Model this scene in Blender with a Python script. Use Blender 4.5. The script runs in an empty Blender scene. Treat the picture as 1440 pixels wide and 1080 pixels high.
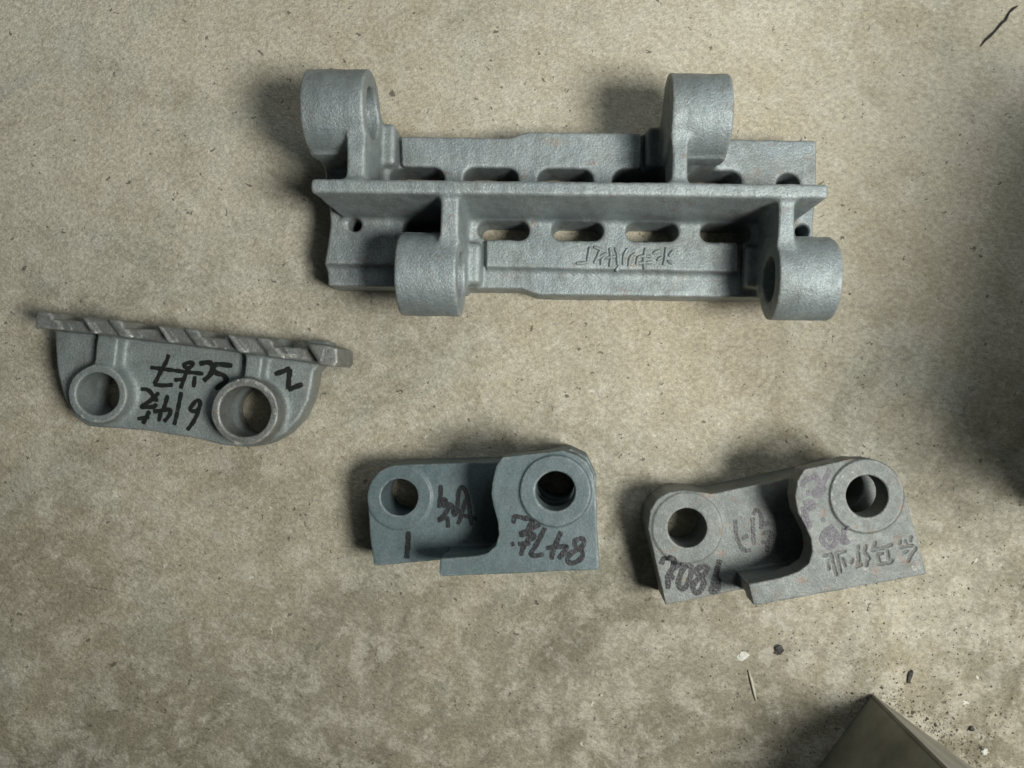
import bpy, bmesh, math, random
import numpy as np

random.seed(7)
rng = np.random.default_rng(11)
S = bpy.context.scene
COL = S.collection
MM = 0.001
H = 1120.0                      # camera height above the floor, millimetres
NX = 785.0                      # image column straight below the lens

# ------------------------------------------------------------------ camera
cam_d = bpy.data.cameras.new('camera')
cam_d.sensor_width = 36.0
cam_d.lens = 28.0
cam_d.shift_x = (720.0 - NX) / 1440.0
cam_d.clip_start = 0.01
cam_d.clip_end = 50.0
cam = bpy.data.objects.new('camera', cam_d)
cam.location = (0, 0, H * MM)
COL.objects.link(cam)
S.camera = cam

# ------------------------------------------------------------------ light
world = bpy.data.worlds.new('World')
S.world = world
world.use_nodes = True
bg = world.node_tree.nodes['Background']
bg.inputs['Color'].default_value = (0.90, 0.97, 1.0, 1)
bg.inputs['Strength'].default_value = 0.045

def area(name, loc, target, size, power, color):
    d = bpy.data.lights.new(name, 'AREA')
    d.shape = 'DISK'
    d.size = size
    d.energy = power
    d.color = color
    o = bpy.data.objects.new(name, d)
    COL.objects.link(o)
    o.location = loc
    v = np.array(target, float) - np.array(loc, float)
    yaw = math.atan2(v[1], v[0])
    pitch = math.acos(-v[2] / np.linalg.norm(v))
    o.rotation_euler = (0, pitch, yaw) if False else (pitch, 0, yaw - math.pi / 2)
    return o
area('workshop_lamp', (1.20, -0.33, 2.02), (0.10, 0.20, 0), 0.68, 78, (1.0, 0.984, 0.924))
area('added_fill_light', (1.25, 1.7, 2.4), (0.1, 0.2, 0), 1.6, 21, (0.90, 0.98, 1.0))  # added soft fill to brighten the upper right, its source is unseen

S.view_settings.view_transform = 'Standard'
S.view_settings.look = 'None'
S.view_settings.exposure = 0.0
S.view_settings.gamma = 1.0
S.view_settings.use_curve_mapping = False
S.cycles.filter_width = 1.6
S.cycles.max_bounces = 6

# ------------------------------------------------------------------ helpers
def at(px, py, z=0.0):
    """floor-plan millimetres of a measured image point lying z mm above the floor"""
    s = (H - z) / H
    return ((px - NX) * s, (540.0 - py) * s)

def ats(pts, z):
    return [at(x, y, z) for x, y in pts]

def tag(o, label=None, cat=None, group=None, kind=None):
    if label: o['label'] = label
    if cat: o['category'] = cat
    if group: o['group'] = group
    if kind: o['kind'] = kind
    return o

def empty(name, loc, rz=0.0):
    o = bpy.data.objects.new(name, None)
    o.empty_display_size = 0.05
    o.location = loc
    o.rotation_euler = (0, 0, rz)
    COL.objects.link(o)
    return o

def mesh_obj(name, verts, faces, mat, parent=None, smooth=True, normals=None):
    me = bpy.data.meshes.new(name)
    verts = np.asarray(verts, np.float32)
    if isinstance(faces, np.ndarray):
        n, k = faces.shape
        me.vertices.add(len(verts))
        me.vertices.foreach_set('co', verts.ravel())
        me.loops.add(n * k)
        me.loops.foreach_set('vertex_index', faces.astype(np.int32).ravel())
        me.polygons.add(n)
        me.polygons.foreach_set('loop_start', np.arange(0, n * k, k, dtype=np.int32))
        me.polygons.foreach_set('loop_total', np.full(n, k, np.int32))
        me.update(calc_edges=True)
    else:
        me.from_pydata([tuple(map(float, v)) for v in verts], [], faces)
        me.update()
    me.polygons.foreach_set('use_smooth', np.full(len(me.polygons), smooth, bool))
    if normals is not None:
        me.normals_split_custom_set_from_vertices(normals.astype(np.float32))
    me.materials.append(mat)
    o = bpy.data.objects.new(name, me)
    COL.objects.link(o)
    if parent: o.parent = parent
    return o

# ---- a casting is modelled as one rounded solid, then cut into its parts
class Body:
    def __init__(s, lo, hi, vox):
        s.lo = np.array(lo, np.float32); s.v = vox
        n = [int(math.ceil((h - l) / vox)) + 1 for l, h in zip(lo, hi)]
        s.n = n
        ax = [(l + vox * np.arange(k)).astype(np.float32) for l, k in zip(lo, n)]
        s.ax = ax
        s.X, s.Y, s.Z = ax[0][:, None, None], ax[1][None, :, None], ax[2][None, None, :]
        s.F = np.full(n, 1e3, np.float32)
        s.B = np.full(n, 1e3, np.float32)
        s.L = np.zeros(n, np.int16)
    def add(s, d, lab, k=0.0):
        d = np.broadcast_to(d, s.n)
        m = d < s.B
        s.L[m] = lab
        s.B = np.minimum(s.B, d)
        if k > 0:
            h = np.maximum(k - np.abs(s.F - d), 0) / k
            s.F = np.minimum(s.F, d) - h * h * (k / 4)
        else:
            s.F = np.minimum(s.F, d).astype(np.float32)
    def cut(s, d, k=0.0):
        d = -np.broadcast_to(d, s.n)
        if k > 0:
            h = np.maximum(k - np.abs(s.F - d), 0) / k
            s.F = np.maximum(s.F, d) + h * h * (k / 4)
        else:
            s.F = np.maximum(s.F, d).astype(np.float32)
    # primitives
    def poly(s, P):
        P = np.array(P, np.float32)
        X, Y = s.ax[0][:, None], s.ax[1][None, :]
        d = np.full((s.n[0], s.n[1]), 1e12, np.float32)
        sg = np.ones_like(d)
        N = len(P)
        j = N - 1
        for i in range(N):
            e = P[j] - P[i]
            wx, wy = X - P[i][0], Y - P[i][1]
            t = np.clip((wx * e[0] + wy * e[1]) / (e @ e + 1e-9), 0, 1)
            d = np.minimum(d, (wx - e[0] * t) ** 2 + (wy - e[1] * t) ** 2)
            c1, c2, c3 = Y >= P[i][1], Y < P[j][1], e[0] * wy > e[1] * wx
            m = (c1 & c2 & c3) | (~c1 & ~c2 & ~c3)
            sg = np.where(m, -sg, sg)
            j = i
        return sg * np.sqrt(d)
    def ext(s, d2, z0, z1, r=2.0):
        a = d2[:, :, None] + r
        b = np.abs(s.Z - (z0 + z1) / 2) - (z1 - z0) / 2 + r
        return np.minimum(np.maximum(a, b), 0) + np.sqrt(np.maximum(a, 0) ** 2 + np.maximum(b, 0) ** 2) - r
    def disc(s, cx, cy, R):
        return np.sqrt((s.ax[0][:, None] - cx) ** 2 + (s.ax[1][None, :] - cy) ** 2) - R
    def box(s, x0, x1, y0, y1, z0, z1, r=2.0):
        q = [np.abs(a - (l + h) / 2) - (h - l) / 2 + r for a, l, h in
             ((s.X, x0, x1), (s.Y, y0, y1), (s.Z, z0, z1))]
        ins = np.minimum(np.maximum(np.maximum(q[0], q[1]), q[2]), 0)
        return ins + np.sqrt(sum(np.maximum(k, 0) ** 2 for k in q)) - r
    def xcyl(s, x0, x1, cy, cz, R, r=2.0):
        a = np.sqrt((s.Y - cy) ** 2 + (s.Z - cz) ** 2) - R + r
        b = np.abs(s.X - (x0 + x1) / 2) - (x1 - x0) / 2 + r
        return np.minimum(np.maximum(a, b), 0) + np.sqrt(np.maximum(a, 0) ** 2 + np.maximum(b, 0) ** 2) - r
    def slot(s, cx, cy, hx, hy):
        R = min(hx, hy)
        qx = np.abs(s.ax[0][:, None] - cx) - hx + R
        qy = np.abs(s.ax[1][None, :] - cy) - hy + R
        return (np.minimum(np.maximum(qx, qy), 0) + np.sqrt(np.maximum(qx, 0) ** 2 + np.maximum(qy, 0) ** 2) - R)
    def seg(s, pts, R):
        X, Y = s.ax[0][:, None], s.ax[1][None, :]
        d = np.full((s.n[0], s.n[1]), 1e9, np.float32)
        for a, b in zip(pts[:-1], pts[1:]):
            ex, ey = b[0] - a[0], b[1] - a[1]
            wx, wy = X - a[0], Y - a[1]
            t = np.clip((wx * ex + wy * ey) / (ex * ex + ey * ey + 1e-9), 0, 1)
            d = np.minimum(d, (wx - ex * t) ** 2 + (wy - ey * t) ** 2)
        return np.sqrt(d) - R
    def roughen(s, amp, seed, lo=14.0, hi=60.0):
        g = np.random.default_rng(seed)
        for _ in range(9):
            w = 2 * math.pi / g.uniform(lo, hi)
            v = g.normal(size=3); v /= np.linalg.norm(v)
            s.F = s.F + (amp / 3 * np.sin(w * (v[0] * s.X + v[1] * s.Y + v[2] * s.Z) + g.uniform(0, 6.28))).astype(np.float32)
    def sample(s, p):
        q = (p - s.lo) / s.v
        i = np.clip(np.floor(q).astype(int), 0, np.array(s.n) - 2)
        f = (q - i).astype(np.float32)
        r = 0
        for a in (0, 1):
            for b in (0, 1):
                for c in (0, 1):
                    w = (f[:, 0] if a else 1 - f[:, 0]) * (f[:, 1] if b else 1 - f[:, 1]) * (f[:, 2] if c else 1 - f[:, 2])
                    r = r + w * s.F[i[:, 0] + a, i[:, 1] + b, i[:, 2] + c]
        return r
    def top(s, x, y):
        """height of the uppermost surface at a plan point"""
        i = int(round((x - s.lo[0]) / s.v)); j = int(round((y - s.lo[1]) / s.v))
        i = min(max(i, 0), s.n[0] - 1); j = min(max(j, 0), s.n[1] - 1)
        c = s.F[i, j]
        k = np.nonzero(c < 0)[0]
        if len(k) == 0: return 0.0
        k = k[-1]
        return float(s.ax[2][k] + s.v * c[k] / (c[k] - c[k + 1]))
    def mesh(s):
        F, n = s.F, s.n
        ins = F < 0
        cn = (n[0] - 1, n[1] - 1, n[2] - 1)
        ids, pos, quads, labs = [], [], [], []
        for a in range(3):
            sl0 = [slice(None)] * 3; sl1 = [slice(None)] * 3
            sl0[a] = slice(0, -1); sl1[a] = slice(1, None)
            e = np.argwhere(ins[tuple(sl0)] != ins[tuple(sl1)])
            b, c = (a + 1) % 3, (a + 2) % 3
            e = e[(e[:, b] > 0) & (e[:, c] > 0) & (e[:, b] < n[b] - 1) & (e[:, c] < n[c] - 1)]
            e2 = e.copy(); e2[:, a] += 1
            f0, f1 = F[tuple(e.T)], F[tuple(e2.T)]
            p = e.astype(np.float32)
            p[:, a] += f0 / (f0 - f1)
            q = []
            for db, dc in ((-1, -1), (0, -1), (0, 0), (-1, 0)):
                cc = e.copy(); cc[:, b] += db; cc[:, c] += dc
                fid = (cc[:, 0] * cn[1] + cc[:, 1]) * cn[2] + cc[:, 2]
                ids.append(fid); pos.append(p); q.append(fid)
            q = np.stack(q, 1)
            flip = f0 > 0
            q[flip] = q[flip][:, ::-1]
            quads.append(q)
            labs.append(np.where(flip, s.L[tuple(e2.T)], s.L[tuple(e.T)]))
        ids = np.concatenate(ids); pos = np.concatenate(pos)
        u, inv = np.unique(ids, return_inverse=True)
        cnt = np.bincount(inv)
        P = np.stack([np.bincount(inv, pos[:, k]) / cnt for k in range(3)], 1)
        P = (s.lo + P * s.v).astype(np.float32)
        quads = np.searchsorted(u, np.concatenate(quads))
        labs = np.concatenate(labs)
        h = s.v * 0.75
        N = np.stack([s.sample(P + np.eye(3, dtype=np.float32)[k] * h) - s.sample(P - np.eye(3, dtype=np.float32)[k] * h) for k in range(3)], 1)
        N /= np.linalg.norm(N, axis=1, keepdims=True) + 1e-9
        return P, quads, labs, N
    def build(s, parent, names, mat, zlift=0.4):
        P, Q, L, N = s.mesh()
        out = {}
        for lab, nm in names.items():
            m = L == lab
            if not m.any(): continue
            q = Q[m]
            u, inv = np.unique(q, return_inverse=True)
            v = P[u].copy(); v[:, 2] += zlift
            pm = mat[lab] if isinstance(mat, dict) else mat
            out[lab] = mesh_obj(nm, v * MM, inv.reshape(q.shape), pm, parent, True, N[u])
        return out

# ---- strokes: marker ribbons and low cast ridges laid over a casting
def smooth_line(pts, step=1.6):
    P = [np.array(p, float) for p in pts]
    if len(P) == 2:
        n = max(2, int(np.linalg.norm(P[1] - P[0]) / step))
        return [P[0] + (P[1] - P[0]) * t / n for t in range(n + 1)]
    E = [2 * P[0] - P[1]] + P + [2 * P[-1] - P[-2]]
    out = []
    for i in range(1, len(E) - 2):
        a, b, c, d = E[i - 1], E[i], E[i + 1], E[i + 2]
        n = max(2, int(np.linalg.norm(c - b) / step))
        for k in range(n):
            t = k / n
            out.append(0.5 * ((2 * b) + (c - a) * t + (2 * a - 5 * b + 4 * c - d) * t * t + (3 * b - a - 3 * c + d) * t ** 3))
    out.append(P[-1])
    return out

def strokes_mesh(lines, width, body, lift, ridge=0.0, seed=1):
    """lines in body millimetres -> verts, faces; ridge > 0 gives a raised rounded profile"""
    g = random.Random(seed)
    V, Fc = [], []
    for li, ln in enumerate(lines):
        w = width
        if isinstance(ln, tuple): ln, w = ln
        C = smooth_line(ln)
        n = len(C)
        base = lift + 0.04 * li
        prof = (-1, -0.6, 0, 0.6, 1) if ridge else (-1, 0, 1)
        ww = []
        ph = g.uniform(0, 6)
        for i in range(n):
            s = i * 1.6
            tt = min(i, n - 1 - i) * 1.6
            cap = math.sqrt(max(0.0, 1 - (1 - min(1, (tt + 0.15 * w) / (0.5 * w))) ** 2))
            ww.append(0.5 * w * cap * (1 + 0.10 * math.sin(s * 0.5 + ph) + g.uniform(-0.06, 0.06)))
        # push the caps outwards by half a width so the ends are round
        i0 = len(V)
        zs = [body.top(c[0], c[1]) for c in C]
        zs = [max(zs[max(0, i - 1)], zs[i], zs[min(n - 1, i + 1)]) for i in range(n)]
        for i in range(n):
            t = C[min(i + 1, n - 1)] - C[max(i - 1, 0)]
            t = t / (np.linalg.norm(t) + 1e-9)
            nx, ny = -t[1], t[0]
            for p in prof:
                z = zs[i] + base + ridge * (1 - abs(p) ** 2) - (0.5 if ridge and abs(p) == 1 else 0)
                V.append((C[i][0] + nx * p * ww[i], C[i][1] + ny * p * ww[i], z))
        k = len(prof)
        for i in range(n - 1):
            for j in range(k - 1):
                a = i0 + i * k + j
                Fc.append((a, a + k, a + k + 1, a + 1) if True else None)
    Fc = [f[::-1] for f in Fc]
    return V, Fc

def zoomed(ox, oy, sc, lists):
    return [[(ox + x / sc, oy + y / sc) for x, y in l] for l in lists]

# ------------------------------------------------------------------ materials
class NT:
    def __init__(s, name):
        s.m = bpy.data.materials.new(name); s.m.use_nodes = True
        s.t = s.m.node_tree; s.t.nodes.clear()
        s.out = s.n('ShaderNodeOutputMaterial')
        s.tc = s.n('ShaderNodeTexCoord').outputs['Object']
    def n(s, k, **kw):
        nd = s.t.nodes.new(k)
        for a, b in kw.items(): setattr(nd, a, b)
        return nd
    def l(s, a, b): s.t.links.new(a, b)
    def noise(s, scale, detail=4, rough=0.55, vec=None, dist=0.0, col=False):
        nd = s.n('ShaderNodeTexNoise')
        nd.inputs['Scale'].default_value = scale; nd.inputs['Detail'].default_value = detail
        nd.inputs['Roughness'].default_value = rough; nd.inputs['Distortion'].default_value = dist
        s.l(vec or s.tc, nd.inputs['Vector'])
        return nd.outputs['Color' if col else 'Fac']
    def ramp(s, f, stops):
        nd = s.n('ShaderNodeValToRGB')
        e = nd.color_ramp.elements
        while len(e) < len(stops): e.new(0.5)
        for el, (p, c) in zip(e, stops):
            el.position = p
            el.color = (c, c, c, 1) if not isinstance(c, tuple) else (*c, 1)
        s.l(f, nd.inputs['Fac'])
        return nd.outputs['Color']
    def mix(s, f, a, b, mode='MIX'):
        nd = s.n('ShaderNodeMix', data_type='RGBA', blend_type=mode)
        for sock, v in ((nd.inputs['Factor'], f), (nd.inputs['A'], a), (nd.inputs['B'], b)):
            if isinstance(v, (int, float)): sock.default_value = v
            elif isinstance(v, tuple): sock.default_value = (*v, 1)
            else: s.l(v, sock)
        return nd.outputs['Result']
    def math(s, op, a, b):
        nd = s.n('ShaderNodeMath', operation=op)
        for i, v in enumerate((a, b)):
            if isinstance(v, (int, float)): nd.inputs[i].default_value = v
            else: s.l(v, nd.inputs[i])
        return nd.outputs[0]
    def bump(s, h, strength, dist, prev=None):
        nd = s.n('ShaderNodeBump')
        nd.inputs['Strength'].default_value = strength; nd.inputs['Distance'].default_value = dist
        s.l(h, nd.inputs['Height'])
        if prev: s.l(prev, nd.inputs['Normal'])
        return nd.outputs['Normal']
    def principled(s, color, rough, normal=None, metallic=0.0, spec=0.5):
        p = s.n('ShaderNodeBsdfPrincipled')
        for k, v in (('Base Color', color), ('Roughness', rough), ('Metallic', metallic), ('Specular IOR Level', spec)):
            if isinstance(v, tuple): p.inputs[k].default_value = (*v, 1)
            elif isinstance(v, (int, float)): p.inputs[k].default_value = v
            else: s.l(v, p.inputs[k])
        if normal: s.l(normal, p.inputs['Normal'])
        return p
    def done(s, sh):
        s.l(sh.outputs[0], s.out.inputs['Surface']); return s.m

def floor_material():
    t = NT('concrete')
    big = t.noise(1.9, 6, 0.62, dist=0.5)
    mid = t.noise(3.8, 8, 0.76, dist=0.5)
    blot = t.noise(24, 6, 0.76, dist=0.3)
    st = t.n('ShaderNodeMapping'); st.inputs['Rotation'].default_value = (0, 0, 0.9); st.inputs['Scale'].default_value = (1.0, 1.55, 1.0)
    t.l(t.tc, st.inputs['Vector'])
    fine = t.noise(120, 4, 0.72, st.outputs[0])
    grain = t.noise(420, 2, 0.6, st.outputs[0])
    c = t.mix(t.ramp(big, [(0.38, 0.0), (0.62, 1.0)]), (0.372, 0.335, 0.246), (0.498, 0.466, 0.372))
    cool = t.noise(3.6, 6, 0.66, dist=1.2)
    c = t.mix(t.math('MULTIPLY', t.ramp(cool, [(0.51, 0.0), (0.63, 1.0)]), 0.55), c, (0.395, 0.410, 0.345))
    c = t.mix(t.math('MULTIPLY', t.ramp(mid, [(0.50, 0.0), (0.68, 1.0)]), 0.60), c, (0.240, 0.214, 0.146))
    # trodden-in grime plus painted-in light falloff, both heavier on the near side
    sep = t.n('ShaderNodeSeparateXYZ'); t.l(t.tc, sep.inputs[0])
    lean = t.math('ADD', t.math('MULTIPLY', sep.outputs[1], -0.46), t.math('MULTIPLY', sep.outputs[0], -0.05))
    dirt_and_falloff = t.ramp(t.math('ADD', t.noise(2.4, 9, 0.74, dist=0.6), lean), [(0.40, 0.0), (0.80, 1.0)])
    c = t.mix(t.math('MULTIPLY', dirt_and_falloff, 0.88), c, (0.116, 0.106, 0.072))
    wear = t.ramp(t.math('ADD', blot, t.math('MULTIPLY', mid, 0.35)), [(0.64, 0.0), (0.78, 1.0)])
    c = t.mix(t.math('MULTIPLY', wear, 0.36), c, (0.55, 0.525, 0.445))
    c = t.mix(t.math('MULTIPLY', t.ramp(blot, [(0.28, 1.0), (0.42, 0.0)]), 0.26), c, (0.200, 0.182, 0.130))
    c = t.mix(1.0, c, t.ramp(fine, [(0.26, 0.62), (0.74, 1.32)]), 'MULTIPLY')
    c = t.mix(1.0, c, t.ramp(grain, [(0.25, 0.76), (0.75, 1.22)]), 'MULTIPLY')
    # specks: small dark pits and pale flecks, thinned by a patch mask
    def specks(scale, keep, r0, r1):
        v = t.n('ShaderNodeTexVoronoi'); v.inputs['Scale'].default_value = scale
        t.l(t.mix(0.02, t.tc, t.noise(120, 2, 0.5, col=True)), v.inputs['Vector'])
        sep = t.n('ShaderNodeSeparateColor'); t.l(v.outputs['Color'], sep.inputs[0])
        rad = t.math('MULTIPLY', sep.outputs[1], r1)
        inside = t.math('LESS_THAN', v.outputs['Distance'], t.math('ADD', rad, r0))
        return t.math('MULTIPLY', inside, t.math('LESS_THAN', sep.outputs[0], keep))
    pits = specks(105, 0.13, 0.08, 0.20)
    pits2 = specks(48, 0.055, 0.04, 0.14)
    pale = specks(70, 0.04, 0.06, 0.14)
    drops = specks(17, 0.10, 0.05, 0.20)
    c = t.mix(t.math('MULTIPLY', drops, t.math('MULTIPLY', blot, 0.55)), c, (0.56, 0.54, 0.47))
    c = t.mix(t.math('MULTIPLY', pits, 0.72), c, (0.055, 0.046, 0.034))
    c = t.mix(t.math('MULTIPLY', pits2, 0.72), c, (0.050, 0.042, 0.032))
    c = t.mix(t.math('MULTIPLY', pale, 0.55), c, (0.66, 0.65, 0.58))
    n = t.bump(t.noise(200, 3, 0.68, st.outputs[0]), 0.75, 0.0036)
    n = t.bump(t.math('ADD', pits, pits2), 0.6, -0.0012, n)
    return t.done(t.principled(c, 0.78, n, 0.0, 0.3))

def iron_material(name, c0, c1, rust=0.0, scale=1.0, rough=0.46, metallic=0.15, bump=0.55, grime=(0.10, 0.10, 0.085), wear=0.7):
    t = NT(name)
    big = t.noise(16 * scale, 5, 0.6, dist=0.4)
    mid = t.noise(70 * scale, 5, 0.6)
    fine = t.noise(340, 4, 0.6)
    c = t.mix(t.ramp(big, [(0.32, 0.0), (0.68, 1.0)]), c0, c1)
    c = t.mix(t.math('MULTIPLY', t.ramp(mid, [(0.50, 0.0), (0.70, 1.0)]), 0.45), c, grime)
    c = t.mix(1.0, c, t.ramp(fine, [(0.28, 0.76), (0.72, 1.24)]), 'MULTIPLY')
    if rust > 0:
        r = t.noise(38 * scale, 6, 0.68, dist=0.5)
        c = t.mix(t.math('MULTIPLY', t.ramp(r, [(0.66 - 0.10 * rust, 0.0), (0.74 - 0.06 * rust, 1.0)]), 0.65), c, (0.20, 0.105, 0.060))
    oil = t.noise(7, 5, 0.65, dist=1.0)
    c = t.mix(t.math('MULTIPLY', t.ramp(oil, [(0.52, 0.0), (0.66, 1.0)]), 0.5), c, grime)
    tan = t.noise(9.5, 6, 0.72, dist=0.3)
    c = t.mix(t.math('MULTIPLY', t.ramp(tan, [(0.60, 0.0), (0.72, 1.0)]), 0.45), c, (0.250, 0.205, 0.145))
    geo = t.n('ShaderNodeNewGeometry')
    edge = t.math('MULTIPLY', t.ramp(geo.outputs['Pointiness'], [(0.508, 0.0), (0.57, 1.0)]), t.ramp(t.noise(90, 4, 0.7), [(0.42, 0.0), (0.62, 1.0)]))
    c = t.mix(t.math('MULTIPLY', edge, wear), c, (0.46, 0.46, 0.44))
    rr = t.ramp(mid, [(0.3, rough - 0.08), (0.7, rough + 0.18)])
    n = t.bump(t.noise(330, 4, 0.65), bump, 0.0017)
    n = t.bump(t.noise(800, 2, 0.5), bump * 0.7, 0.0008, n)
    return t.done(t.principled(c, rr, n, metallic, 0.55))

def ink_material(name, col, cover, scale=420):
    t = NT(name)
    p = t.principled(col, 0.42, t.bump(t.noise(300, 3, 0.6), 0.5, 0.0015), 0.0, 0.4)
    tr = t.n('ShaderNodeBsdfTransparent')
    mx = t.n('ShaderNodeMixShader')
    f = t.math('ADD', t.math('MULTIPLY', t.noise(scale, 3, 0.65), 0.62), t.math('MULTIPLY', t.noise(70, 3, 0.6), 0.38))
    t.l(t.ramp(f, [(cover - 0.16, 1.0), (cover + 0.06, 0.12)]), mx.inputs[0])
    t.l(tr.outputs[0], mx.inputs[1]); t.l(p.outputs[0], mx.inputs[2])
    return t.done(mx)

def plain(name, c0, c1, scale, rough, bump=0.4, dist=0.001, metallic=0.0):
    t = NT(name)
    f = t.noise(scale, 5, 0.6)
    c = t.mix(t.ramp(f, [(0.3, 0.0), (0.7, 1.0)]), c0, c1)
    return t.done(t.principled(c, rough, t.bump(t.noise(scale * 3, 4, 0.6), bump, dist), metallic, 0.4))

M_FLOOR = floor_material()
M_BR = iron_material('grey_cast_iron', (0.190, 0.228, 0.236), (0.265, 0.302, 0.304), 0.6, 1.0, 0.40, 0.3, 0.7, (0.135, 0.145, 0.135))
M_TOOTH = iron_material('dull_cast_iron', (0.155, 0.185, 0.182), (0.212, 0.243, 0.238), 0.2, 1.3, 0.44, 0.25, 0.6)
M_TEETH = iron_material('worn_cast_iron', (0.135, 0.146, 0.138), (0.215, 0.228, 0.215), 0.25, 1.8, 0.40, 0.4, 0.6, wear=1.0)
M_B1 = iron_material('blue_grey_primer', (0.066, 0.096, 0.104), (0.092, 0.128, 0.135), 0.0, 0.8, 0.5, 0.05, 0.25, (0.060, 0.080, 0.085), 0.45)
M_B2 = iron_material('grey_primer', (0.108, 0.124, 0.118), (0.166, 0.182, 0.172), 0.8, 1.2, 0.46, 0.12, 0.6, (0.12, 0.125, 0.115))
M_INK = ink_material('black_marker', (0.010, 0.012, 0.011), 0.70)
M_INK2 = ink_material('dry_marker', (0.016, 0.018, 0.020), 0.66)
M_INK3 = ink_material('faded_purple_marker', (0.060, 0.052, 0.072), 0.58, 300)
M_GRIME_SHADE = ink_material('groove_grime_shade', (0.050, 0.038, 0.028), 0.55)
M_BARE = ink_material('bare_bright_metal', (0.50, 0.50, 0.46), 0.47, 420)
M_BOX = plain('oiled_sheet_steel', (0.160, 0.158, 0.130), (0.380, 0.370, 0.315), 11, 0.55, 0.6, 0.002, 0.2)
M_DARK = plain('black_scale', (0.012, 0.012, 0.010), (0.035, 0.033, 0.028), 200, 0.6)
M_PALE = plain('pale_plaster', (0.36, 0.36, 0.32), (0.56, 0.55, 0.50), 200, 0.8)
M_GRIT = plain('dark_grit', (0.016, 0.014, 0.011), (0.14, 0.12, 0.09), 90, 0.85)
M_BLOCKER = plain('blocker_steel', (0.06, 0.045, 0.035), (0.13, 0.10, 0.08), 40, 0.6, 0.4, 0.001, 0.3)

# ------------------------------------------------------------------ floor
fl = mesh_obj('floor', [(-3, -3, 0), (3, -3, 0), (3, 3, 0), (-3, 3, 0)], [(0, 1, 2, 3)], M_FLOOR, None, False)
tag(fl, 'worn beige concrete workshop floor', 'floor', kind='structure')

class Flat:
    def top(s, x, y): return 0.0
def scratch(pts, w, mat):
    V, Fc = strokes_mesh([[at(x, y) for x, y in pts]], w, Flat(), 0.15)
    mesh_obj('scratch', np.array(V) * MM, Fc, mat, fl)
M_SCR = ink_material('dirt_line', (0.060, 0.050, 0.036), 0.44, 260)
M_SCRP = ink_material('chalky_scuff', (0.58, 0.565, 0.50), 0.46, 160)
for pts, w in (([(470, 962), (480, 966), (490, 963), (494, 955), (488, 948)], 1.8), ([(474, 955), (484, 958), (489, 951)], 1.4),
               ([(121, 825), (134, 827), (150, 829)], 2.2), ([(180, 900), (188, 892), (196, 886)], 2.2), 
               ([(520, 905), (532, 930), (528, 950)], 1.4), ([(1262, 912), (1268, 915)], 3.0), ([(846, 98), (850, 101)], 2.6), ([(690, 150), (692, 155)], 2.6),
               ([(694, 167), (693, 172)], 3.0), ([(600, 160), (604, 153)], 2.2), ([(765, 618), (767, 612), (771, 612)], 3.0), ([(1185, 168), (1189, 164)], 3.2)):
    scratch(pts, w, M_SCR)
for pts, w in (([(1072, 855), (1085, 866), (1096, 876), (1112, 888)], 8), ([(1104, 862), (1122, 872)], 5), ([(300, 752), (312, 757)], 15)):
    scratch(pts, w, M_SCRP)

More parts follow.
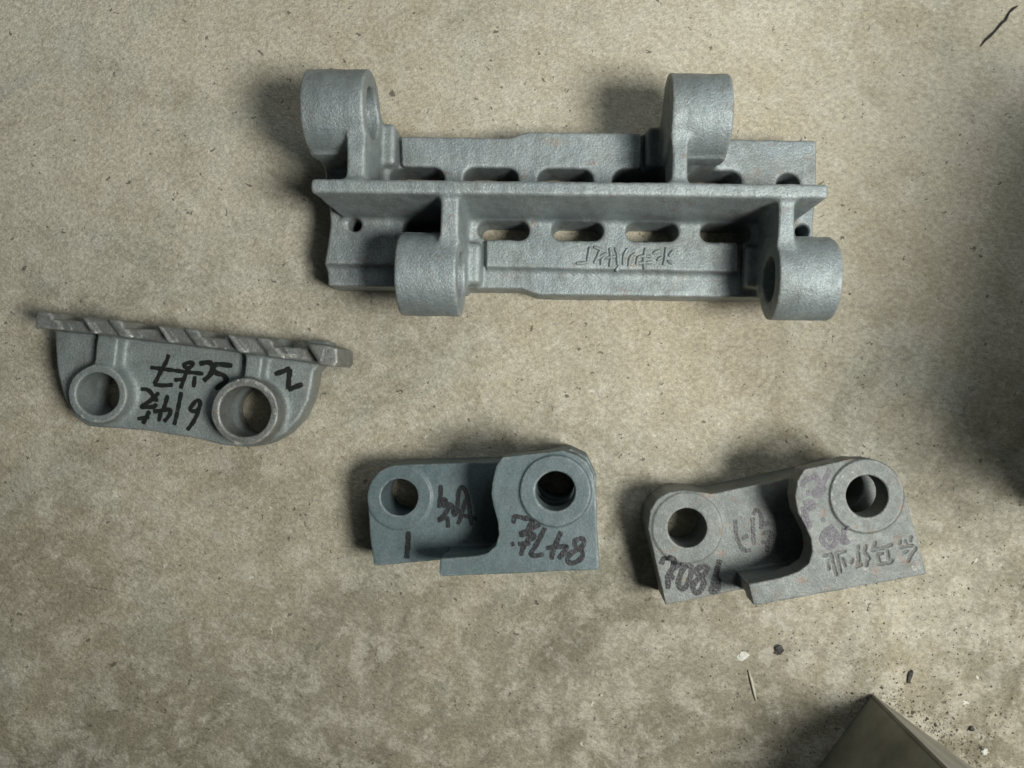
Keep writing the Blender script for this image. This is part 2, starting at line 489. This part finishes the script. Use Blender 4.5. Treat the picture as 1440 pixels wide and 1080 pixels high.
# ------------------------------------------------------------------ long bracket with four ring lugs
def long_bracket():
    BX = 9.0
    root = empty('cast_bracket', (BX * MM, 233 * MM, 0), math.radians(-0.65))
    tag(root, 'long grey cast iron bracket with four ring lugs and slotted base, the largest casting', 'bracket')
    b = Body((-338, -168, -6), (346, 172, 190), 2.0)
    PL, WEB = 1, 2
    RING = {'a': 3, 'b': 4, 'c': 5, 'd': 6}
    RIB = {'a': 7, 'b': 8, 'c': 9, 'd': 10}
    FOOT = {'a': 11, 'b': 12, 'c': 13, 'd': 14}
    # base plate: a thick flat with a lower stepped lip along the near side
    up = [(-316, -78), (-309, -30), (-311, 0), (-316, 24), (-316, 91), (-72, 91), (-52, 99), (112, 99), (124, 92), (331, 92), (331, 20), (327, -20), (331, -84)]
    b.add(b.ext(b.poly(up), 0, 70, 3), PL)
    lip = [(-315, -106), (-316, -70), (-309, -30), (331, -60), (331, -107), (292, -107), (262, -115), (-34, -115), (-58, -107)]
    b.add(b.ext(b.poly(lip), 0, 60, 3), PL, 12)
    # web
    w = (np.abs(b.Y) - (8.2 + np.maximum(172 - b.Z, 0) * 0.095)).astype(np.float32) + 0 * b.X
    def smax(a, c, k):
        h = np.maximum(k - np.abs(a - c), 0) / k
        return np.maximum(a, c) + h * h * k / 4
    w = smax(w, np.abs(b.Z - 100) - 72, 5)
    w = smax(w, np.abs(b.X - 4.5) - 308.5 + (172 - b.Z) * 0.12, 4)
    b.add(w, WEB, 9)
    rings = {'a': (-318, -242, 102, -263, -241), 'b': (125, 199, 102, 127, 146),
             'c': (-203, -129, -99, -150, -128), 'd': (255, 331, -99, 255, 275)}
    for k, (x0, x1, cy, r0, r1) in rings.items():
        sy = 1 if cy > 0 else -1
        # web-to-ring rib, sloping off a little towards the ring
        ya, yb = (0, 66) if sy > 0 else (-66, 0)
        rb = b.box(r0, r1, ya, yb, 40, 166, 4)
        rb = np.maximum(rb, b.Z - 170 + np.abs(b.Y) * 0.10)
        b.add(rb, RIB[k], 9)
        # foot under the ring, with a stepped shoulder on the inner side
        inner = x1 if k in 'ac' else x0
        sh = 20 if k in 'ac' else -20
        fa, fb = sorted((inner - (30 if k in 'ac' else -30), inner + sh))
        y0, y1 = sorted((sy * 50, sy * 104))
        b.add(b.box(fa, fb, y0, y1, 10, 84, 7), FOOT[k], 8)
        fb2 = b.box(x0 + 2, x1 - 2, min(sy * 40, sy * 114), max(sy * 40, sy * 114), 12, 130, 6)
        fb2 = np.maximum(fb2, (b.Z - 70) * 0.07 + 46 - sy * b.Y)
        fb2 = np.maximum(fb2, (122 - b.Z) * 0.25 + sy * b.Y - 140)
        b.add(fb2, FOOT[k], 6)
        b.add(b.xcyl(x0, x1, cy, 125, 51, 3), RING[k], 10)
        # parting groove between shoulder and plate
        g = inner + sh + (3 if k in 'ac' else -3)
        b.cut(b.box(g - 2.4, g + 2.4, min(sy * 46, sy * 118), max(sy * 46, sy * 118), 60, 90, 1), 2)
    for k, (x0, x1, cy, r0, r1) in rings.items():
        b.cut(b.xcyl(x0 + (10 if k == 'b' else -20), x1 + 20, cy, 125, 31 if k == 'a' else 28, 1), 4)
    for i in range(5):
        b.cut(b.ext(b.slot(-179 + 98 * i, -31, 34, 12.5), -20, 100, 1), 5)
        b.cut(b.ext(b.slot(-196 + 98 * i, 36, 36, 15), -20, 100, 1), 5)
    for x, y, r in ((-277, -26, 8.5), (313, -28, 9), (294, 33, 15)):
        b.cut(b.ext(b.disc(x, y, r), -20, 100, 1), 5)
    b.roughen(0.28, 3)
    names = {PL: 'base_plate', WEB: 'web'}
    for d, nm in ((RING, 'ring_lug'), (RIB, 'rib'), (FOOT, 'lug_foot')):
        for v in d.values(): names[v] = nm
    parts = b.build(root, names, M_BR)
    # raised cast characters on the near flank
    ca, sa = math.cos(math.radians(-0.65)), math.sin(math.radians(-0.65))
    def loc(px, py, z):
        x, y = at(px, py, z); x -= BX; y -= 233
        return (x * ca + y * sa, -x * sa + y * ca)
    chars = [
        [[(90, 300), (160, 296), (222, 285)], [(225, 285), (238, 190), (255, 105)]],
        [[(305, 300), (345, 215), (380, 125)], [(300, 105), (345, 120), (395, 140)], [(330, 245), (450, 180)], [(465, 190), (400, 245), (388, 320)]],
        [[(492, 115), (503, 230), (490, 345)], [(555, 115), (580, 200), (585, 320)], [(430, 235), (560, 215)]],
        [[(650, 320), (660, 200), (705, 120)], [(715, 340), (735, 230), (795, 180)], [(600, 330), (558, 392)]],
        [[(810, 320), (832, 225), (975, 215)], [(918, 115), (897, 250), (902, 375)], [(820, 300), (1000, 285)]],
        [[(1160, 110), (1150, 230), (1128, 325)], [(1005, 180), (1085, 145)], [(1050, 265), (1110, 220)], [(1190, 215), (1245, 150)], [(1180, 270), (1235, 300)]],
    ]
    for i, c in enumerate(chars):
        px = zoomed(800, 335, 8.47, c)
        V, Fc = strokes_mesh([[loc(x, y, 71) for x, y in l] for l in px], 6.0, b, 0.2, 3.2, i)
        mesh_obj('cast_character', np.array(V) * MM, Fc, M_BR, root)
    return root
long_bracket()

# ------------------------------------------------------------------ toothed plate with two bosses
def toothed_plate():
    ox, oy = at(255, 540, 55)
    root = empty('toothed_plate', (ox * MM, oy * MM, 0))
    tag(root, 'grey cast plate with two round bosses, toothed bar edge and black marker writing', 'toothed plate')
    def loc(pts, z): return [(x - ox, y - oy) for x, y in ats(pts, z)]
    b = Body((-225, -105, -6), (235, 115, 100), 1.8)
    PLATE, BAR, BO1, BO2, RB1, RB2 = 1, 2, 3, 4, 5, 6
    outl = [(76, 455), (77, 490), (81, 528), (90, 560), (103, 585), (122, 599), (155, 602), (200, 605), (260, 614), (310, 625), (345, 629),
            (376, 624), (402, 609), (422, 588), (434, 563), (439, 540), (441, 524), (449, 514), (462, 510), (462, 480)]
    b.add(b.ext(b.poly(loc(outl, 55)), 14, 55, 4), PLATE)
    bar = [(51, 437), (49, 461), (135, 470), (300, 490), (455, 513), (470, 516), (475, 510), (474, 490), (462, 486), (345, 472), (250, 460), (150, 448)]
    b.add(b.ext(b.poly(loc(bar, 86)), 3, 86, 3), BAR, 5)
    for (cx, cy, R, z, lab) in ((137, 554, 41, 77, BO1), (344, 579, 47, 84, BO2)):
        (x, y), = loc([(cx, cy)], z)
        d2 = b.disc(x, y, R * (H - z) / H)
        taper = b.ext(d2, 2, z, 1.5)
        b.add(taper, lab, 10)
    for pts, lab in (([(138, 470), (168, 470), (160, 530), (130, 530)], RB1), ([(347, 490), (372, 492), (362, 560), (342, 560)], RB2)):
        b.add(b.ext(b.poly(loc(pts, 72)), 20, 73, 3), lab, 7)
    # tooth gaps: slanted cuts through the upper face and far edge of the bar
    for gx, wd, dp in ((90, 15, 69), (193, 19, 66), (296, 14, 70), (403, 19, 66)):
        gy = 446 + (gx - 90) * 0.1225
        p = [(gx - wd - 6, gy - 16), (gx + wd - 2, gy - 16), (gx + wd + 24, gy + 24), (gx - wd + 22, gy + 24)]
        b.cut(b.ext(b.poly(loc(p, 84)), dp, 110, 1), 6)
        p = [(gx - wd - 2, gy - 22), (gx + wd + 2, gy - 22), (gx + wd - 2, gy + 4), (gx - wd + 2, gy + 2)]
        b.cut(b.ext(b.poly(loc(p, 84)), -10, 110, 1), 4)
    for gx, dp in ((141, 81), (249, 79), (349, 82)):
        gy = 452 + (gx - 144) * 0.1225
        ln = loc([(gx - 14, gy - 14), (gx + 14, gy + 22)], 86)
        b.cut(b.ext(b.seg(ln, 8), dp, 110, 1), 8)
    (x1, y1), (x2, y2) = loc([(137, 554)], 77)[0], loc([(344, 579)], 84)[0]
    b.cut(b.ext(b.disc(x1, y1, 28), -20, 120, 1), 3)
    b.cut(b.ext(b.disc(x2, y2, 33), -20, 120, 1), 3)
    b.roughen(0.3, 5)
    b.build(root, {PLATE: 'plate', BAR: 'toothed_bar', BO1: 'boss', BO2: 'boss', RB1: 'rib', RB2: 'rib'},
            {PLATE: M_TOOTH, BAR: M_TEETH, BO1: M_TOOTH, BO2: M_TEETH, RB1: M_TOOTH, RB2: M_TOOTH})
    z9 = zoomed(180, 490, 9, [
        [(520, 75), (490, 170), (440, 250), (370, 390), (335, 455)], [(330, 460), (450, 468), (575, 460)],
        [(285, 240), (600, 280), (960, 322)],
        [(690, 215), (770, 180), (830, 192), (770, 250), (700, 225)], [(770, 240), (720, 370), (670, 510)], [(590, 400), (735, 390)],
        [(852, 350), (835, 495)],
        [(680, 550), (640, 760), (590, 970)],
        [(870, 655), (790, 765), (850, 795), (905, 750), (915, 670), (865, 650)], [(912, 740), (850, 900), (755, 1035)],
        [(510, 590), (485, 680), (455, 770)], [(325, 800), (430, 785), (540, 775), (525, 850), (460, 930)], [(425, 800), (395, 925)],
        [(170, 515), (260, 525), (320, 600), (290, 660), (180, 740), (360, 738)], [(400, 555), (330, 640), (390, 655)], [(360, 695), (345, 745)],
        [(280, 790), (240, 870), (195, 955)], [(130, 892), (280, 868)]])
    z5 = zoomed(250, 420, 4.9, [[(380, 462), (265, 455), (258, 505), (318, 530), (332, 570), (262, 622)],
                                [(150, 448), (215, 440), (240, 465), (228, 520), (178, 568)]])
    V, Fc = strokes_mesh([loc(l, 55) for l in z9], 5.6, b, 0.9, 0, 4)
    mesh_obj('marker_writing', np.array(V) * MM, Fc, M_INK, root)
    V, Fc = strokes_mesh([loc(l, 55) for l in z5], 7.0, b, 0.9, 0, 5)
    mesh_obj('marker_writing', np.array(V) * MM, Fc, M_INK, root)
    for ln, w in (([(397, 499), (405, 499.5), (413, 501)], 4.5), ([(418, 502), (425, 504)], 4.0), ([(456, 491), (455, 500), (452, 508)], 3.2), ([(310, 488), (312, 490)], 4.0), ([(333, 536), (337, 535)], 4.0), ([(345, 536), (350, 536)], 4.5), ([(359, 538), (364, 541)], 4.0), ([(372, 546), (376, 551)], 4.0), ([(386, 575), (387, 583)], 4.0), ([(330, 622), (340, 625)], 4.0), ([(110, 584), (114, 589)], 3.5), ([(128, 592), (136, 592)], 3.5)):
        V, Fc = strokes_mesh([loc(ln, 84)], w, b, 0.5, 0, 9)
        mesh_obj('bare_metal_scrape', np.array(V) * MM, Fc, M_BARE, root)
    two = zoomed(380, 490, 14.4, [[(95, 522), (250, 470), (415, 402)], [(415, 410), (388, 560), (365, 830)], [(365, 835), (500, 785), (665, 722)]])
    V, Fc = strokes_mesh([loc(l, 55) for l in two], 6.8, b, 0.9, 0, 6)
    mesh_obj('marker_writing', np.array(V) * MM, Fc, M_INK, root)
toothed_plate()

# ------------------------------------------------------------------ the two link blocks: slab below, forked cover plate above
def link_block(label, mat, slab, hole_l, Rl, cover, arm, hole_r, Rr, wall, ink, engraved=(), z1=75, z2=150, hr=25, hl=24, pad=2.0, seed=1, scrapes=()):
    P = [at(*p, z1) for p in slab]
    cx = sum(p[0] for p in P) / len(P); cy = sum(p[1] for p in P) / len(P)
    root = empty('link_block', (cx * MM, cy * MM, 0))
    tag(root, label, 'link block', 'forked link blocks')
    def loc(pts, z): return [(x - cx, y - cy) for x, y in ats(pts, z)]
    S1, S2 = loc(slab, z1), loc(cover, z2)
    allp = S1 + S2
    x0, x1 = min(p[0] for p in allp) - 14, max(p[0] for p in allp) + 14
    y0, y1 = min(p[1] for p in allp) - 14, max(p[1] for p in allp) + 14
    b = Body((x0, y0, -5), (x1, y1, z2 + 12), 1.7)
    SL, CV, WL, BL, BR = 1, 2, 3, 4, 5
    hL, hR = loc([hole_l], z1)[0], loc([hole_r], z2)[0]
    b.add(b.ext(b.poly(S1), 0, z1, 1.6), SL)
    b.add(b.ext(b.disc(*hL, Rl * (H - z1) / H), 5, z1 + pad, 1.2), BL, 2.5)
    b.add(b.ext(b.poly(loc(wall, z2)), 4, z2 - 2, 1.5), WL, 4)
    b.add(b.ext(b.poly(S2), z2 - 36, z2, 1.6), CV, 4)
    b.add(b.ext(b.disc(*hR, Rr * (H - z2) / H), z2 - 30, z2 + pad + 1, 1.2), BR, 2.5)
    b.cut(b.ext(b.disc(*hL, hl), -20, 200, 1), 2)
    b.cut(b.ext(b.disc(*hR, hr), -20, 200, 1), 2)
    eng = [loc(l, z2) for ch in engraved for l in ch]
    for l in eng:
        b.cut(b.ext(b.seg(l, 1.7), z2 - 2.2, z2 + 20, 0.4), 1.2)
    b.roughen(0.22, seed)
    b.build(root, {SL: 'slab', CV: 'cover_plate', WL: 'side_wall', BL: 'boss', BR: 'boss'}, mat)
    for ch in engraved:  # dark ribbon in each groove: grime with the groove's shade painted in
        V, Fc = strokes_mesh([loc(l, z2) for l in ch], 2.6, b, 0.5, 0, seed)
        mesh_obj('engraved_character', np.array(V) * MM, Fc, M_GRIME_SHADE, root)
    for px, w in scrapes:
        V, Fc = strokes_mesh([loc(px, z2 + 2)], w, b, 0.6, 0, seed + 9)
        mesh_obj('bare_metal_scrape', np.array(V) * MM, Fc, M_BARE, root)
    for lines, z, w, m in ink:
        V, Fc = strokes_mesh([loc(l, z) for l in lines], w, b, 0.8, 0, seed + 3)
        mesh_obj('marker_writing', np.array(V) * MM, Fc, m, root)
    return root

# blue-grey block
link_block('smooth blue-grey primed link block with dark marker digits, nearer the toothed plate', M_B1,
    slab=[(526, 796), (519, 745), (517, 705), (521, 680), (532, 664), (549, 655), (570, 653), (700, 649), (765, 637), (803, 631), (827, 643), (838, 666), (838, 700), (832, 772), (780, 776), (700, 783), (640, 786)],
    hole_l=(562, 699), Rl=45,
    cover=[(619, 786), (618, 808), (624, 811), (841, 801), (843, 797), (840, 740), (838, 690), (835, 668), (826, 650), (812, 640), (790, 633), (706, 643), (697, 656), (692, 678), (691, 695), (694, 714), (700, 735), (701, 752), (696, 768), (685, 778), (668, 782)],
    arm=None, hole_r=(781, 690), Rr=50,
    wall=[(622, 787), (620, 808), (840, 799), (837, 776), (720, 782)],
    ink=[(zoomed(550, 670, 8.307, [
            [(580, 100), (578, 220), (558, 370)], [(572, 285), (640, 272), (608, 365)],
            [(690, 300), (655, 400), (600, 470), (560, 512), (650, 485), (668, 600)],
            [(680, 310), (720, 360), (740, 450), (775, 370), (788, 190), (828, 125), (875, 180), (912, 340), (930, 480), (942, 572)],
            [(872, 262), (825, 440), (780, 560)], [(850, 455), (1000, 500)], [(700, 420), (860, 400)]]), 76, 6.0, M_INK2),
         (zoomed(550, 670, 8.307, [[(202, 640), (197, 780), (180, 960)]]), 76, 7.0, M_INK2),
         (zoomed(700, 715, 9.6, [
            [(210, 205), (235, 112), (350, 130), (480, 160), (425, 240), (400, 310)], [(570, 215), (480, 262), (290, 350)], [(290, 360), (470, 345), (490, 400), (380, 425)],
            [(275, 482), (445, 470)], [(180, 490), (225, 472)], [(400, 430), (338, 540), (315, 640)],
            [(640, 260), (560, 420), (490, 540), (448, 610), (510, 640), (620, 620)],
            [(858, 310), (800, 450), (742, 600), (730, 690)], [(650, 538), (800, 520), (930, 520), (900, 590), (820, 680)],
            [(1100, 408), (1042, 450), (1060, 525), (1130, 565), (1148, 640), (1080, 712), (990, 738), (942, 690), (985, 610), (1100, 545), (1168, 475), (1150, 415), (1100, 402)]]), 151, 6.0, M_INK2)],
    hl=24, hr=24, seed=21)

# grey block
link_block('speckled grey link block with rust spots, engraved characters and marker writing, at the right', M_B2,
    slab=[(936, 851), (922, 790), (911, 742), (914, 718), (924, 702), (940, 692), (962, 689), (1000, 694), (1080, 678), (1192, 651), (1222, 655), (1241, 676), (1270, 784), (1200, 799), (1100, 818), (1028, 832)],
    hole_l=(966, 742), Rl=49,
    cover=[(1053, 822), (1059, 850), (1064, 851), (1303, 808), (1299, 790), (1284, 735), (1272, 690), (1262, 668), (1246, 654), (1222, 646), (1196, 645), (1131, 660), (1121, 676), (1118, 698), (1122, 721), (1133, 742), (1140, 757), (1142, 776), (1137, 793), (1122, 804), (1098, 812)],
    arm=None, hole_r=(1218, 697), Rr=52,
    wall=[(1055, 824), (1063, 849), (1301, 806), (1294, 782), (1180, 803)],
    ink=[(zoomed(920, 700, 7.717, [
            [(880, 240), (892, 380), (930, 510), (990, 575), (1050, 566)], [(1068, 215), (1078, 400), (1086, 512)],
            [(1070, 190), (1110, 135), (1158, 180), (1166, 280), (1160, 340)], [(1170, 300), (1250, 270)],
            [(1170, 390), (1280, 380), (1240, 480), (1225, 590)], [(1170, 480), (1252, 492)], [(955, 445), (1022, 410)]]), 76, 5.4, M_INK2),
         (zoomed(920, 700, 7.717, [
            [(75, 722), (112, 655), (212, 662), (200, 760), (155, 850), (150, 990)], [(230, 702), (300, 706), (222, 760), (232, 790)], [(120, 860), (225, 870)], [(185, 780), (180, 880)],
            [(390, 720), (312, 780), (262, 930), (300, 988), (358, 950), (408, 800), (395, 722)],
            [(520, 740), (462, 790), (500, 860), (540, 905), (510, 1000), (452, 1030), (420, 960), (480, 880), (556, 820), (570, 752), (520, 735)],
            [(715, 670), (690, 760), (650, 920), (622, 1015), (682, 1008), (702, 900), (660, 880)]]), 76, 7.2, M_INK2),
         (zoomed(1100, 640, 7.717, [
            [(220, 350), (262, 270), (400, 230)], [(330, 210), (425, 300)], [(520, 150), (450, 300), (350, 400), (392, 440), (482, 340)], [(280, 380), (292, 440)],
            [(235, 520), (322, 512), (342, 560), (262, 620), (300, 780)], [(228, 560), (245, 690), (312, 795)], [(280, 540), (250, 640)], [(430, 688), (470, 722)],
            [(560, 770), (472, 830), (432, 900), (480, 980), (540, 1000), (590, 930), (602, 860), (540, 800)], [(460, 880), (582, 850)], [(500, 920), (560, 880)],
            [(682, 780), (655, 970)], [(650, 890), (712, 900)], [(690, 780), (715, 795)], [(660, 960), (735, 930)]]), 151, 6.4, M_INK3)],
    engraved=[zoomed(1120, 740, 7.2, c) for c in (
        [[(275, 300), (332, 285)], [(395, 276), (492, 255)], [(350, 280), (370, 370), (402, 490)], [(332, 350), (325, 432)], [(408, 290), (445, 462)], [(462, 330), (492, 402)]],
        [[(625, 205), (620, 232)], [(622, 270), (630, 340), (608, 412), (655, 390)], [(702, 200), (686, 260), (735, 328)], [(722, 330), (705, 402)], [(565, 342), (550, 370)]],
        [[(795, 165), (770, 242), (850, 230), (962, 190)], [(820, 290), (836, 352)], [(820, 286), (872, 275)], [(920, 250), (930, 332)], [(830, 386), (955, 366), (970, 345)]],
        [[(1052, 148), (1040, 182)], [(1098, 150), (1106, 172)], [(1162, 108), (1150, 152)], [(1050, 216), (1172, 195)], [(1088, 266), (1122, 254)], [(1210, 225), (1162, 290), (1130, 356)]])],
    hl=25.5, hr=25.5, seed=33,
    scrapes=[([(1172, 679), (1176, 676)], 4.0), ([(1170, 690), (1170, 697)], 3.4), ([(1171, 703), (1174, 709)], 4.2), ([(1182, 671), (1186, 669)], 3.0), ([(1196, 664), (1200, 664)], 3.0),
             ([(1212, 799), (1222, 801)], 3.5), ([(1282, 797), (1289, 802)], 4.5), ([(1292, 794), (1295, 800)], 3.5), ([(1234, 664), (1238, 666)], 2.5)])

# ------------------------------------------------------------------ box corner at the lower right
def corner_box():
    ox, oy = at(1226, 975)
    root = empty('steel_box', (ox * MM, oy * MM, 0), math.radians(-36.4))
    tag(root, 'corner of a dull steel box standing in the lower right corner', 'box')
    Lx, Ly, Hh, t = 420, 330, 300, 4
    b = bmesh.new()
    def bx(x0, x1, y0, y1, z0, z1, bev=1.2):
        m = bmesh.new()
        bmesh.ops.create_cube(m, size=1)
        for v in m.verts:
            v.co = ((x0 + x1) / 2 + v.co.x * (x1 - x0), (y0 + y1) / 2 + v.co.y * (y1 - y0), (z0 + z1) / 2 + v.co.z * (z1 - z0))
        bmesh.ops.scale(m, vec=(MM, MM, MM), verts=m.verts)
        bmesh.ops.bevel(m, geom=m.edges[:], offset=bev * MM, segments=2, affect='EDGES')
        V = [v.co.copy() for v in m.verts]
        m.verts.index_update()
        Fc = [[v.index for v in f.verts] for f in m.faces]
        m.free()
        return V, Fc
    for nm, a in (('side_panel', (0, Lx, -t, 0, 0.5, Hh)), ('side_panel', (0, Lx, -Ly, -Ly + t, 0.5, Hh)),
                  ('end_panel', (0.6, t + 0.6, -Ly + t + 0.2, -t - 0.2, 0.5, Hh)), ('end_panel', (Lx - t - 0.6, Lx - 0.6, -Ly + t + 0.2, -t - 0.2, 0.5, Hh)),
                  ('bottom_panel', (t + 1, Lx - t - 1, -Ly + t + 1, -t - 1, 2, 6))):
        V, Fc = bx(*a)
        mesh_obj(nm, V, Fc, M_BOX, root, False)
corner_box()

# unseen slab added past the right-hand edge so its shadow falls into view
def blocker():
    root = empty('shadow_blocker', (0.772, 0.02, 0), math.radians(-16))
    tag(root, 'unseen dark slab added just past the right edge to cast the shadow there', 'blocker')
    for nm, (sx, sy, z0, z1) in (('blocker_base', (0.088, 0.443, 0.0005, 0.02)), ('blocker_slab', (0.085, 0.44, 0.0205, 0.74))):
        m = bmesh.new(); bmesh.ops.create_cube(m, size=1)
        for v in m.verts: v.co = (v.co.x * sx, v.co.y * sy, (z0 + z1) / 2 + v.co.z * (z1 - z0))
        bmesh.ops.bevel(m, geom=m.edges[:], offset=0.004, segments=2, affect='EDGES')
        m.verts.index_update()
        mesh_obj(nm, [v.co.copy() for v in m.verts], [[v.index for v in f.verts] for f in m.faces], M_BLOCKER, root, False)
blocker()

# ------------------------------------------------------------------ small things on the floor
def crumb(name, px, py, sx, sy, sz, rot, mat, label, cat, seed, group=None):
    m = bmesh.new()
    bmesh.ops.create_icosphere(m, subdivisions=2, radius=1)
    g = random.Random(seed)
    for v in m.verts:
        k = 1 + g.uniform(-0.45, 0.3)
        v.co = (v.co.x * sx * k * MM, v.co.y * sy * k * MM, max(-0.3, v.co.z) * sz * k * MM)
    m.verts.index_update()
    o = mesh_obj(name, [v.co.copy() for v in m.verts], [[v.index for v in f.verts] for f in m.faces], mat, None, False)
    m.free()
    x, y = at(px, py)
    o.location = (x * MM, y * MM, sz * 0.3 * MM)
    o.rotation_euler = (0, 0, math.radians(rot))
    tag(o, label, cat, group)
    return o
crumb('scale_flake', 1094, 913, 7, 9, 2.2, 10, M_DARK, 'black flake of scale on the floor below the grey link block', 'flake', 1)
crumb('scale_flake', 1279, 950, 4, 11, 2.2, -15, M_DARK, 'black curled chip on the floor just above the steel box', 'flake', 2)
crumb('plaster_chip', 1045, 923, 8, 6, 1.5, 20, M_PALE, 'pale plaster chip beside the black flake below the grey block', 'chip', 3)
crumb('plaster_chip', 1133, 201, 9, 4, 3, -35, M_PALE, 'pale chip against the far right corner of the long bracket', 'chip', 4)
crumb('plaster_chip', 1384, 1057, 6, 4, 3, 5, M_PALE, 'small pale chip right of the steel box near the bottom edge', 'chip', 5)
crumb('scale_flake', 1365, 1024, 4.5, 4, 3, 0, M_DARK, 'small black crumb right of the steel box', 'flake', 6)

def thin_rod(name, pts, r, mat, label, cat):
    V, Fc = [], []
    n = 6
    P = [np.array((*at(x, y), z)) for x, y, z in pts]
    for i, p in enumerate(P):
        t = P[min(i + 1, len(P) - 1)] - P[max(i - 1, 0)]
        t /= np.linalg.norm(t)
        u = np.cross(t, (0, 0, 1)); u /= np.linalg.norm(u); w = np.cross(u, t)
        rr = r * (0.35 if i in (0, len(P) - 1) else 1) * random.uniform(0.6, 1.25)
        for k in range(n):
            a = 2 * math.pi * k / n
            V.append((p + rr * (math.cos(a) * u + math.sin(a) * w)) * MM)
    for i in range(len(P) - 1):
        for k in range(n):
            a, b = i * n + k, i * n + (k + 1) % n
            Fc.append((a, b, b + n, a + n))
    Fc.append(tuple(range(n))[::-1]); Fc.append(tuple((len(P) - 1) * n + k for k in range(n)))
    o = mesh_obj(name, V, Fc, mat, None, True)
    tag(o, label, cat)
thin_rod('bark_splinter', [(1378, 66, 2), (1384, 58, 2.5), (1392, 51, 2.2), (1399, 44, 2.4), (1407, 34, 2.4), (1413, 29, 2.6), (1418, 19, 2.4), (1424, 13, 2.6), (1431, 9, 2)], 1.9,
         M_DARK, 'thin black splinter lying on the floor in the upper right corner', 'splinter')
thin_rod('straw', [(1052, 942, 2), (1056, 955, 2.5), (1060, 972, 2.5), (1063, 985, 2)], 3.2, plain('dry_straw', (0.34, 0.32, 0.25), (0.46, 0.44, 0.36), 100, 0.7),
         'short pale straw lying left of the steel box', 'straw')

def grit():
    V, Fc = [], []
    g = random.Random(5)
    def grain(px, py, s):
        x, y = at(px, py)
        i0 = len(V)
        a0 = g.uniform(0, 6)
        for k in range(5):
            a = a0 + k * 1.2566
            r = s * g.uniform(0.6, 1.2)
            V.append(((x + math.cos(a) * r) * MM, (y + math.sin(a) * r) * MM, 0.0002))
        V.append((x * MM, y * MM, s * g.uniform(0.5, 1.0) * MM))
        for k in range(5): Fc.append((i0 + k, i0 + (k + 1) % 5, i0 + 5))
    for _ in range(400):     # drift along the foot of the box
        t = g.random() ** 0.8
        d = abs(g.gauss(0, 1)) ** 1.5 * 13
        px, py = 1226 + 150 * t + d * 0.7 + g.gauss(0, 3), 973 + 108 * t - d - 1
        grain(px, py, min(3.4, g.lognormvariate(-0.15, 0.5)))
    for _ in range(90):
        grain(1222 - abs(g.gauss(0, 30)), 972 + abs(g.gauss(0, 26)), min(3.2, g.lognormvariate(-0.2, 0.5)))
    for _ in range(900):
        grain(1440 - abs(g.gauss(0, 1)) * 330, 1080 - abs(g.gauss(0, 1)) * 210, g.uniform(0.5, 1.5) * (1.6 if g.random() < 0.08 else 1))
    for _ in range(700):
        grain(g.uniform(0, 1440), g.uniform(0, 1080), g.uniform(0.4, 1.0) * (1.8 if g.random() < 0.06 else 1))
    o = mesh_obj('grit', V, Fc, M_GRIT, None, False)
    tag(o, 'fine dark grit scattered over the floor, thickest at the foot of the steel box', 'grit', kind='stuff')
grit()
